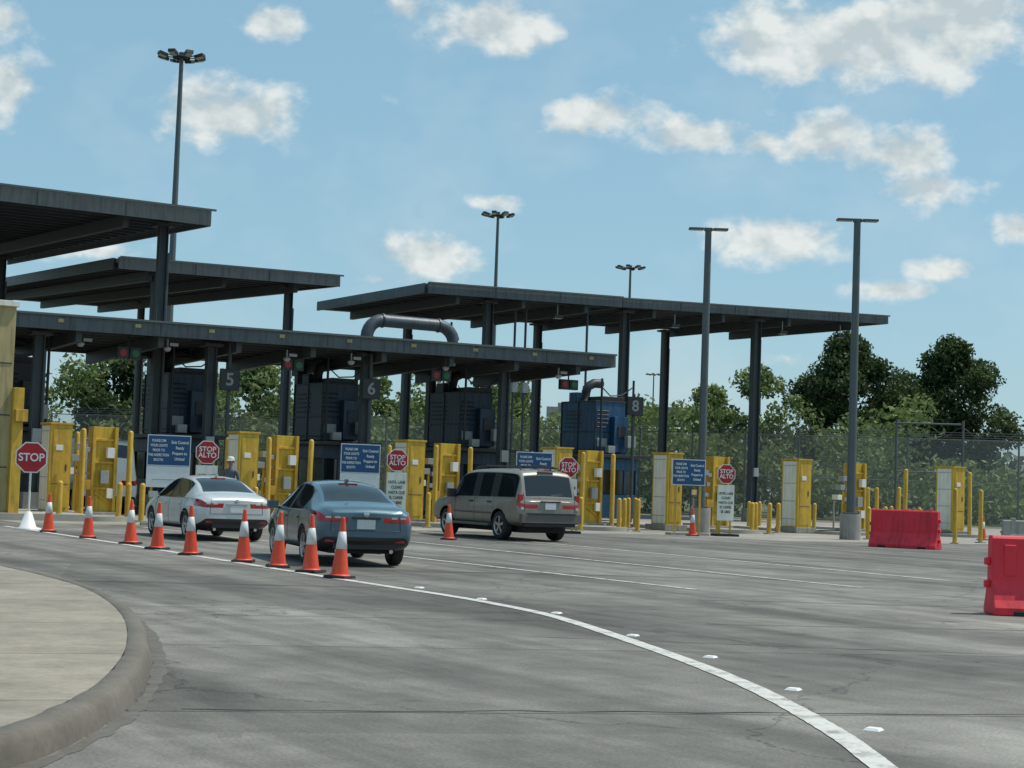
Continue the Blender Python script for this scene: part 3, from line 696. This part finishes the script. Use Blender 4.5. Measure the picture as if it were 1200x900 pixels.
    def seam(f,pts,r=.006,m='trim'):
        P=[f(*p) for p in pts]; P=[p for p in P if p is not None]
        if len(P)>1: det.tube(P,r,m,6)
    if extras: extras(det,seam,hit,hitr,hitt)
    det.obj('trim_details',parent=e,bevel=.006)
    wm=wheel_mesh(wr,wheelw)
    for y in wheels:
        for s in (-1,1): MB().obj('wheel',(s*(W/2-wheelw*.5-.03),y,wr),0,me=wm,parent=e)
    u=MB(); u.box((0,(wheels[0]+wheels[1])/2,.3),(W*.62,wheels[1]-wheels[0]+1.4,.16),'black'); u.obj('underbody',parent=e)
    return e
SED=[(-2.27,.42,.86,.93,.76,.72,.60),(-2.19,.31,.93,1.02,.86,.80,.70),(-1.92,.25,.95,1.06,.90,.84,.72),(-1.72,.23,.955,1.09,.905,.86,.70),
     (-1.40,.22,.955,1.23,.91,.865,.62),(-1.15,.22,.95,1.33,.91,.87,.60),(-.80,.22,.945,1.42,.91,.87,.585),(-.35,.22,.94,1.46,.91,.87,.59),
     (-.12,.22,.935,1.465,.91,.87,.592),(-.02,.22,.935,1.465,.91,.87,.592),(.42,.22,.93,1.44,.91,.87,.585),(.85,.22,.925,1.30,.91,.86,.62),(1.3,.22,.92,1.05,.905,.85,.72),
     (1.85,.24,.84,.92,.89,.80,.62),(2.15,.28,.72,.78,.82,.74,.55),(2.27,.38,.60,.66,.66,.6,.45)]
def sed_extras(paint):
    def f(det,seam,hit,hitr,hitt):
        for s in (-1,1):
            for y in (-.07,.95,-1.02):
                seam(lambda a,z:hit(a,z,s),[(y,z) for z in np.linspace(.3,.9,9)])
            seam(lambda a,z:hit(a,z,s),[(y,.3) for y in np.linspace(-.95,.95,9)])
            seam(lambda a,z:hit(a,z,s),[(y,.935) for y in np.linspace(-1.45,1.1,16)],.010,'chrome')
            seam(lambda a,z:hit(a,z,s),[(y,.62+.06*(1-(y/1.4)**2)) for y in np.linspace(-1.3,1.3,14)],.007,paint)
            for y in (-.85,.18):
                h=hit(y,.80,s)
                if h: det.box((h.x+s*.015,y,.80),(.03,.2,.035),paint)
            det.box((s*.99,.93,.98),(.2,.12,.14),paint); det.cyl((s*.84,.95,.93),(s*.96,.95,.96),.03,'trim',n=8)
        seam(hitr,[(x,.62) for x in np.linspace(-.62,.62,14)])
        for s in (-1,1): seam(hitr,[(s*(.62-.10*(z-.62)),z) for z in np.linspace(.62,.95,6)])
        h=hitr(0,.72)
        if h: det.box((0,h.y-.008,.73),(.32,.02,.16),'plate'); det.box((0,h.y-.012,.835),(.5,.03,.03),'chrome' if paint=='silver' else 'trim')
        h=hitr(0,.9)
        if h: det.lathe([(0,0),(.05,0),(.05,.01),(0,.012)],'chrome',16,T=Matrix.Translation((0,h.y-.004,.90))@Matrix.Rotation(R(90),4,'X'))
        h=hitr(0,.36)
        if h: det.box((0,h.y+.06,.36),(1.1,.16,.12),'trim')
        for s in (-1,1):
            h=hitr(s*.62,.43)
            if h: det.box((s*.62,h.y-.004,.44),(.16,.02,.04),'tail')
            det.cyl((s*.48,-2.22,.27),(s*.48,-2.0,.27),.035,'chrome',n=12)
            for k in (.50,.66):
                h=hitr(s*k,.84)
                if h: det.box((s*k,h.y-.004,.84),(.10,.012,.03),'lens')
        h=hitt(0,-.72)
        if h: det.box((0,-.75,h.z+.03),(.04,.16,.06),paint)
        det.box((0,-.86,1.405),(.34,.05,.03),'tail')
    return f
gs={5:1,6:1,7:1,8:4,9:1,10:1,11:1}
car('silver_sedan',(14.72,38.4,.006),R(-3),'silver',SED,gs,{3,4,5,10,11},1.82,(-1.33,1.37),.325,'sedan',extras=sed_extras('silver'))
car('blue_sedan',(13.5,28.6,.006),R(-12),'bluecar',SED,gs,{3,4,5,10,11},1.82,(-1.33,1.37),.32,'sedan',extras=sed_extras('bluecar'))
SUV=[(-2.56,.52,1.0,1.08,.93,.90,.80),(-2.52,.42,1.12,1.20,.98,.94,.84),(-2.46,.40,1.15,1.40,.99,.95,.82),(-2.34,.38,1.16,1.80,.99,.955,.77),(-2.2,.38,1.16,1.88,.995,.96,.765),
     (-1.25,.36,1.15,1.91,1.0,.965,.77),(-1.13,.36,1.15,1.91,1.0,.965,.77),(-.22,.36,1.14,1.91,1.0,.965,.77),(-.08,.36,1.14,1.91,1.0,.965,.77),(.62,.36,1.13,1.88,1.0,.96,.765),(.95,.36,1.13,1.70,1.0,.96,.79),(1.38,.36,1.12,1.25,.995,.95,.82),
     (1.6,.36,1.10,1.18,.99,.93,.80),(2.2,.38,1.04,1.10,.97,.90,.75),(2.45,.40,.92,.98,.93,.86,.70),(2.56,.46,.80,.86,.84,.78,.6)]
SUV=[(y,a_,b_,c_+(.03 if c_>1.5 else 0),d_,e_,f_+(.04 if c_>1.5 else 0)) for y,a_,b_,c_,d_,e_,f_ in SUV]
def suv_extras(det,seam,hit,hitr,hitt):
    for s in (-1,1):
        for y in (-1.19,-.15,.98):
            seam(lambda a,z:hit(a,z,s),[(y,z) for z in np.linspace(.45,1.12,9)],.007)
        seam(lambda a,z:hit(a,z,s),[(y,.72) for y in np.linspace(-1.1,1.05,12)],.03,'clad')
        for y in (-.98,.05):
            h=hit(y,1.02,s)
            if h: det.box((h.x+s*.015,y,1.02),(.03,.2,.04),'trim')
        det.box((s*1.11,.98,1.22),(.22,.14,.24),'trim'); det.cyl((s*.93,.98,1.15),(s*1.05,.98,1.18),.035,'trim',n=8)
        h=hitt(s*.6,-.6); z=(h.z if h else 1.9)
        det.tube([(s*.62,-2.0,z+.0),(s*.62,-1.9,z+.06),(s*.62,-.6,z+.08),(s*.62,.3,z+.06),(s*.62,.45,z)],.018,'trim',8)
        det.box((s*.95,0,.40),(.2,2.1,.07),'clad')
        # upright corner lamps
        h=hitr(s*.90,1.12)
        if h: det.box((s*.885,h.y+.02,1.10),(.13,.08,.30),'tail')
    for y in (-1.7,-.1): det.box((0,y,2.015),(1.24,.05,.03),'trim')
    det.box((0,-2.60,.62),(1.86,.20,.24),'clad'); det.box((0,-2.66,.745),(1.5,.14,.03),'trim'); det.box((0,-2.55,.46),(1.6,.1,.12),'trim')
    seam(hitr,[(x,1.155) for x in np.linspace(-.78,.78,12)],.006)
    for s in (-1,1):
        seam(hitr,[(s*.79,z) for z in np.linspace(.78,1.3,8)],.007)
        h=hitr(s*.86,.90)
        if h: det.box((s*.86,h.y-.006,.88),(.09,.014,.07),'lens')
    h=hitr(0,.95)
    if h: det.box((0,h.y-.01,.95),(.34,.03,.18),'plate'); det.box((0,h.y-.012,1.07),(.62,.04,.035),'trim')
    seam(hitr,[(x,1.24+abs(x)*.05) for x in np.linspace(0,.45,6)],.012,'trim')
    det.box((0,-2.30,1.895),(.5,.10,.03),'tail')
gs2={4:1,5:4,6:1,7:4,8:1,9:1,10:1,3:1}
car('grey_suv',(24.7,41.4,.006),R(-1),'pewter',SUV,gs2,{1,2,9,10},2.0,(-1.5,1.52),.39,'suv',lower='clad',tl_rows=(4,),tl_st=2,extras=suv_extras,wheelw=.26)
VAN=[(y*1.06,zb,zs*1.15,zt*1.36,w,ws,wt*1.08) for y,zb,zs,zt,w,ws,wt in SUV]
VAN=[(y,zb,zs,(zt if y<.8 else zs+.35*(1.6-min(1.6,y))+.06),w,ws,min(wt,.86)) for y,zb,zs,zt,w,ws,wt in VAN]
car('white_van',(18.7,60.6,.006),0,'wvan',VAN,{8:1,9:1,10:1},{2,9,10},2.0,(-1.6,1.6),.38,'van',lower='trim')

# ------------------------------------------------------------------ officer
def person(loc,rz,sc=1.):
    J={'pel':(0,0,.98,.15),'wa':(0,0,1.10,.135),'ch':(0,.01,1.30,.16),'nk0':(0,0,1.46,.085),'nk':(0,-.01,1.54,.058),'hd0':(0,-.02,1.60,.075),'hd':(0,-.02,1.68,.098),'ht':(0,-.01,1.76,.07)}
    E=[('pel','wa'),('wa','ch'),('ch','nk0'),('nk0','nk'),('nk','hd0'),('hd0','hd'),('hd','ht')]
    for s,t in ((-1,'l'),(1,'r')):
        J.update({'sh'+t:(s*.18,0,1.42,.068),'el'+t:(s*.25,.02,1.14,.048),'wr'+t:(s*.22,-.16,.96,.032),'hn'+t:(s*.21,-.23,.93,.035),
                  'hp'+t:(s*.09,0,.92,.1),'kn'+t:(s*.11,-.02,.5,.066),'an'+t:(s*.12,.02,.1,.045),'ft'+t:(s*.13,-.14,.045,.042)})
        E+=[('ch','sh'+t),('sh'+t,'el'+t),('el'+t,'wr'+t),('wr'+t,'hn'+t),('pel','hp'+t),('hp'+t,'kn'+t),('kn'+t,'an'+t),('an'+t,'ft'+t)]
    ks=list(J); me=bpy.data.meshes.new('p'); me.from_pydata([J[k][:3] for k in ks],[(ks.index(a),ks.index(b_)) for a,b_ in E],[])
    o=bpy.data.objects.new('p',me); col.objects.link(o); sk=o.modifiers.new('k','SKIN')
    if not me.skin_vertices: return
    for i,k in enumerate(ks):
        r=J[k][3]; me.skin_vertices[0].data[i].radius=(r,r*.8 if k in('ch','wa','pel') else r)
    me.skin_vertices[0].data[0].use_root=True
    ss=o.modifiers.new('s','SUBSURF'); ss.levels=2; ss.render_levels=2
    dg=bpy.context.evaluated_depsgraph_get(); fm=bpy.data.meshes.new_from_object(o.evaluated_get(dg)); bpy.data.objects.remove(o)
    for m in ('navy','skin','hair','black','shirt'): fm.materials.append(M[m])
    for p in fm.polygons:
        c=p.center; p.use_smooth=True
        p.material_index=4 if c.z>1.0 or abs(c.x)>.19 else 0
        if c.z>1.52 or (abs(c.x)>.17 and c.y<-.12 and c.z<1.05 and c.z>.8): p.material_index=1
        if c.z>1.66 and c.y>.0: p.material_index=2
        if c.z<.12: p.material_index=3
    e=empty('officer',loc,rz); e.scale=(sc,sc,sc); body=bpy.data.objects.new('body',fm); col.objects.link(body); body.parent=e
    d=MB()
    for s in (-1,1):
        d.lathe([(0,-.014),(.010,-.01),(.014,0),(.010,.01),(0,.014)],'white',10,T=Matrix.Translation((s*.034,-.108,1.675))); d.box((s*.034,-.124,1.675),(.012,.006,.012),'hair')
        d.lathe([(0,-.03),(.018,-.02),(.022,0),(.018,.02),(0,.03)],'skin',10,T=Matrix.Translation((s*.098,0,1.665)))
        for k in range(4):
            x=s*(.185+k*.017); l=(.05,.058,.054,.042)[k]; d.tube([(x,-.235,.93),(x,-.235-l*.6,.915),(x,-.235-l*.8,.885)],[.009,.008,.006],'skin',6)
        d.tube([(s*.18,-.2,.93),(s*.155,-.235,.925),(s*.15,-.26,.915)],[.011,.009,.007],'skin',6)
    d.prism([(-.014,1.635),(.014,1.635),(.006,1.68),(-.006,1.68)],-.138,-.10,'skin'); d.box((0,-.112,1.608),(.045,.012,.008),'signred')
    d.lathe([(.108,1.705),(.112,1.73),(.10,1.79),(.06,1.825),(0,1.835)],'cap',20,T=Matrix.Translation((0,-.012,0)))
    d.box((0,-.155,1.712),(.15,.13,.012),'cap',rx=.12)
    d.box((0,0,1.01),(.33,.27,.05),'black')
    d.obj('face_cap_hands',parent=e)
b=MB(); b.box((0,0,.075),(1.2,1.0,.15),'concl'); b.obj('concrete_pad',(19.35,48.0,.004),0,.02)
person((19.15,48.0,.154),R(-35),1.04)

# ------------------------------------------------------------------ world, sun
w=bpy.data.worlds.new('World'); scene.world=w; w.use_nodes=True; nt=w.node_tree; l=nt.links.new
bg=nt.nodes['Background']; bg.inputs['Strength'].default_value=.12
SAZ,SEL=108,62
sky=N(nt,'ShaderNodeTexSky',sky_type='NISHITA'); sky.sun_disc=False; sky.sun_elevation=R(SEL); sky.sun_rotation=R(SAZ)
sky.air_density=1.0; sky.dust_density=.8; sky.ozone_density=1.0; sky.altitude=100
tint=N(nt,'ShaderNodeMixRGB'); tint.inputs[0].default_value=.6; tint.inputs[2].default_value=(2.35,4.55,5.65,1); l(sky.outputs[0],tint.inputs[1])
tc=N(nt,'ShaderNodeTexCoord'); sp=N(nt,'ShaderNodeSeparateXYZ'); l(tc.outputs['Generated'],sp.inputs[0])
def MT(op,a,b_=None,c_=None,clamp=False):
    n=N(nt,'ShaderNodeMath',operation=op,use_clamp=clamp)
    for i,x in enumerate((a,b_,c_)):
        if x is None: continue
        if isinstance(x,(int,float)): n.inputs[i].default_value=x
        else: l(x,n.inputs[i])
    return n.outputs[0]
az=MT('MULTIPLY',MT('ARCTAN2',sp.outputs[0],sp.outputs[1]),180/math.pi); el=MT('MULTIPLY',MT('ARCSINE',sp.outputs[2]),180/math.pi)
cb=N(nt,'ShaderNodeCombineXYZ'); l(az,cb.inputs[0]); l(el,cb.inputs[1])
CL=[(20.9,11.9,2.6,1.35,1.1),(29.9,15.2,2.7,1.1,1.05),(26.9,15.6,1.5,.8,.7),(22.3,14.9,1.5,.75,.9),(42.2,14.9,5.0,1.7,1.15),(45.6,15.6,3.6,1.6,1.15),(39.1,14.8,1.9,1.2,1),(33.9,12.4,2.2,.95,1.05),(37,11.8,2.3,.85,.95),(39.2,11.5,1.9,.8,.85),
(41.3,11.8,2.1,1.1,1.0),(43.7,11.2,2.3,1.2,1.05),(44.4,10.1,2.4,.9,1.0),(39.6,8.5,2.6,.95,1.05),(28.1,7.6,2.1,.95,1.0),(30.1,9.4,1.4,.5,.85),(45.3,7.5,1.4,.55,1),(43.4,6.8,2.8,.55,.7),(26.5,6.7,2.2,.5,.65),(16.7,7.2,2.8,.65,.8),
(13.8,14.2,1.4,.9,1),(14.0,12.1,1.3,1.25,1.1),(26.5,12.6,1.3,.5,.5),(47.5,8.8,1.2,.7,1),(40.3,4.4,1.6,.5,.55),(30.5,6.6,1.8,.35,.45),(2,12,4,1.5,1),(60,11,5,1.6,1),(-15,14,5,2,1),(54,7,3,.8,.8)]
dens=None
for a_,e_,ww,hh,st in CL:
    v2=N(nt,'ShaderNodeVectorMath',operation='MULTIPLY_ADD'); l(cb.outputs[0],v2.inputs[0]); v2.inputs[1].default_value=(1/ww,1/hh,0); v2.inputs[2].default_value=(-a_/ww,-e_/hh,0)
    v3=N(nt,'ShaderNodeVectorMath',operation='LENGTH'); l(v2.outputs[0],v3.inputs[0])
    d_=MT('MULTIPLY_ADD',v3.outputs['Value'],-1.,st)
    dens=d_ if dens is None else MT('SMOOTH_MAX',dens,d_,.12)
def cn(vec,scale,detail,rough=.6,dist=0.):
    n=N(nt,'ShaderNodeTexNoise'); n.inputs['Scale'].default_value=scale; n.inputs['Detail'].default_value=detail; n.inputs['Roughness'].default_value=rough; n.inputs['Distortion'].default_value=dist; l(vec,n.inputs['Vector']); return n.outputs[0]
mpv=N(nt,'ShaderNodeMapping'); mpv.inputs['Scale'].default_value=(1,1,1.4); l(tc.outputs['Generated'],mpv.inputs[0])
mpo=N(nt,'ShaderNodeMapping'); mpo.inputs['Scale'].default_value=(1,1,1.4); mpo.inputs['Location'].default_value=(.003,-.002,.012); l(tc.outputs['Generated'],mpo.inputs[0])
n1=cn(mpv.outputs[0],30,6,.55); n1o=cn(mpo.outputs[0],30,3,.55)
f=MT('MULTIPLY_ADD',MT('SUBTRACT',n1,.5),2.5,dens)
mr=N(nt,'ShaderNodeMapRange',interpolation_type='SMOOTHSTEP'); l(f,mr.inputs[0]); mr.inputs[1].default_value=.0; mr.inputs[2].default_value=.75
nw=cn(mpv.outputs[0],7,4,.6); wr_=N(nt,'ShaderNodeMapRange'); l(nw,wr_.inputs[0]); wr_.inputs[1].default_value=.50; wr_.inputs[2].default_value=.8; wr_.inputs[3].default_value=0; wr_.inputs[4].default_value=.3
fac=MT('MAXIMUM',mr.outputs[0],wr_.outputs[0])
rel=N(nt,'ShaderNodeMapRange'); l(MT('ADD',MT('MULTIPLY',MT('SUBTRACT',n1,n1o),2.6),MT('MULTIPLY',dens,-.38)),rel.inputs[0]); rel.inputs[1].default_value=-.5; rel.inputs[2].default_value=.10
cc=N(nt,'ShaderNodeMixRGB'); l(rel.outputs[0],cc.inputs[0]); cc.inputs[1].default_value=(4.5,5.1,5.25,1); cc.inputs[2].default_value=(6.9,7.15,6.9,1)
mx=N(nt,'ShaderNodeMixRGB'); l(MT('MULTIPLY',fac,.90),mx.inputs[0]); l(tint.outputs[0],mx.inputs[1]); l(cc.outputs[0],mx.inputs[2])
l(mx.outputs[0],bg.inputs['Color'])
w.cycles.sampling_method='MANUAL'; w.cycles.sample_map_resolution=512
sd=Vector((math.sin(R(SAZ))*math.cos(R(SEL)),math.cos(R(SAZ))*math.cos(R(SEL)),math.sin(R(SEL))))
sl=bpy.data.lights.new('sun','SUN'); sl.energy=3.8; sl.angle=R(.53); sl.color=(1,.94,.85)
so=bpy.data.objects.new('sun',sl); col.objects.link(so); so.rotation_euler=(-sd).to_track_quat('-Z','Y').to_euler(); so.location=(0,0,60)

# ------------------------------------------------------------------ camera
cam=bpy.data.cameras.new('camera'); cam.sensor_width=36; cam.lens=60; cam.clip_end=5000; cam.clip_start=.1
co=bpy.data.objects.new('camera',cam); col.objects.link(co)
co.matrix_world=Matrix.Translation((0,0,1.5))@Matrix.Rotation(R(-31),4,'Z')@Matrix.Rotation(R(90+3.38),4,'X')@Matrix.Rotation(R(2.0),4,'Z')
scene.camera=co
scene.view_settings.view_transform='Standard'; scene.view_settings.look='None'; scene.view_settings.exposure=0
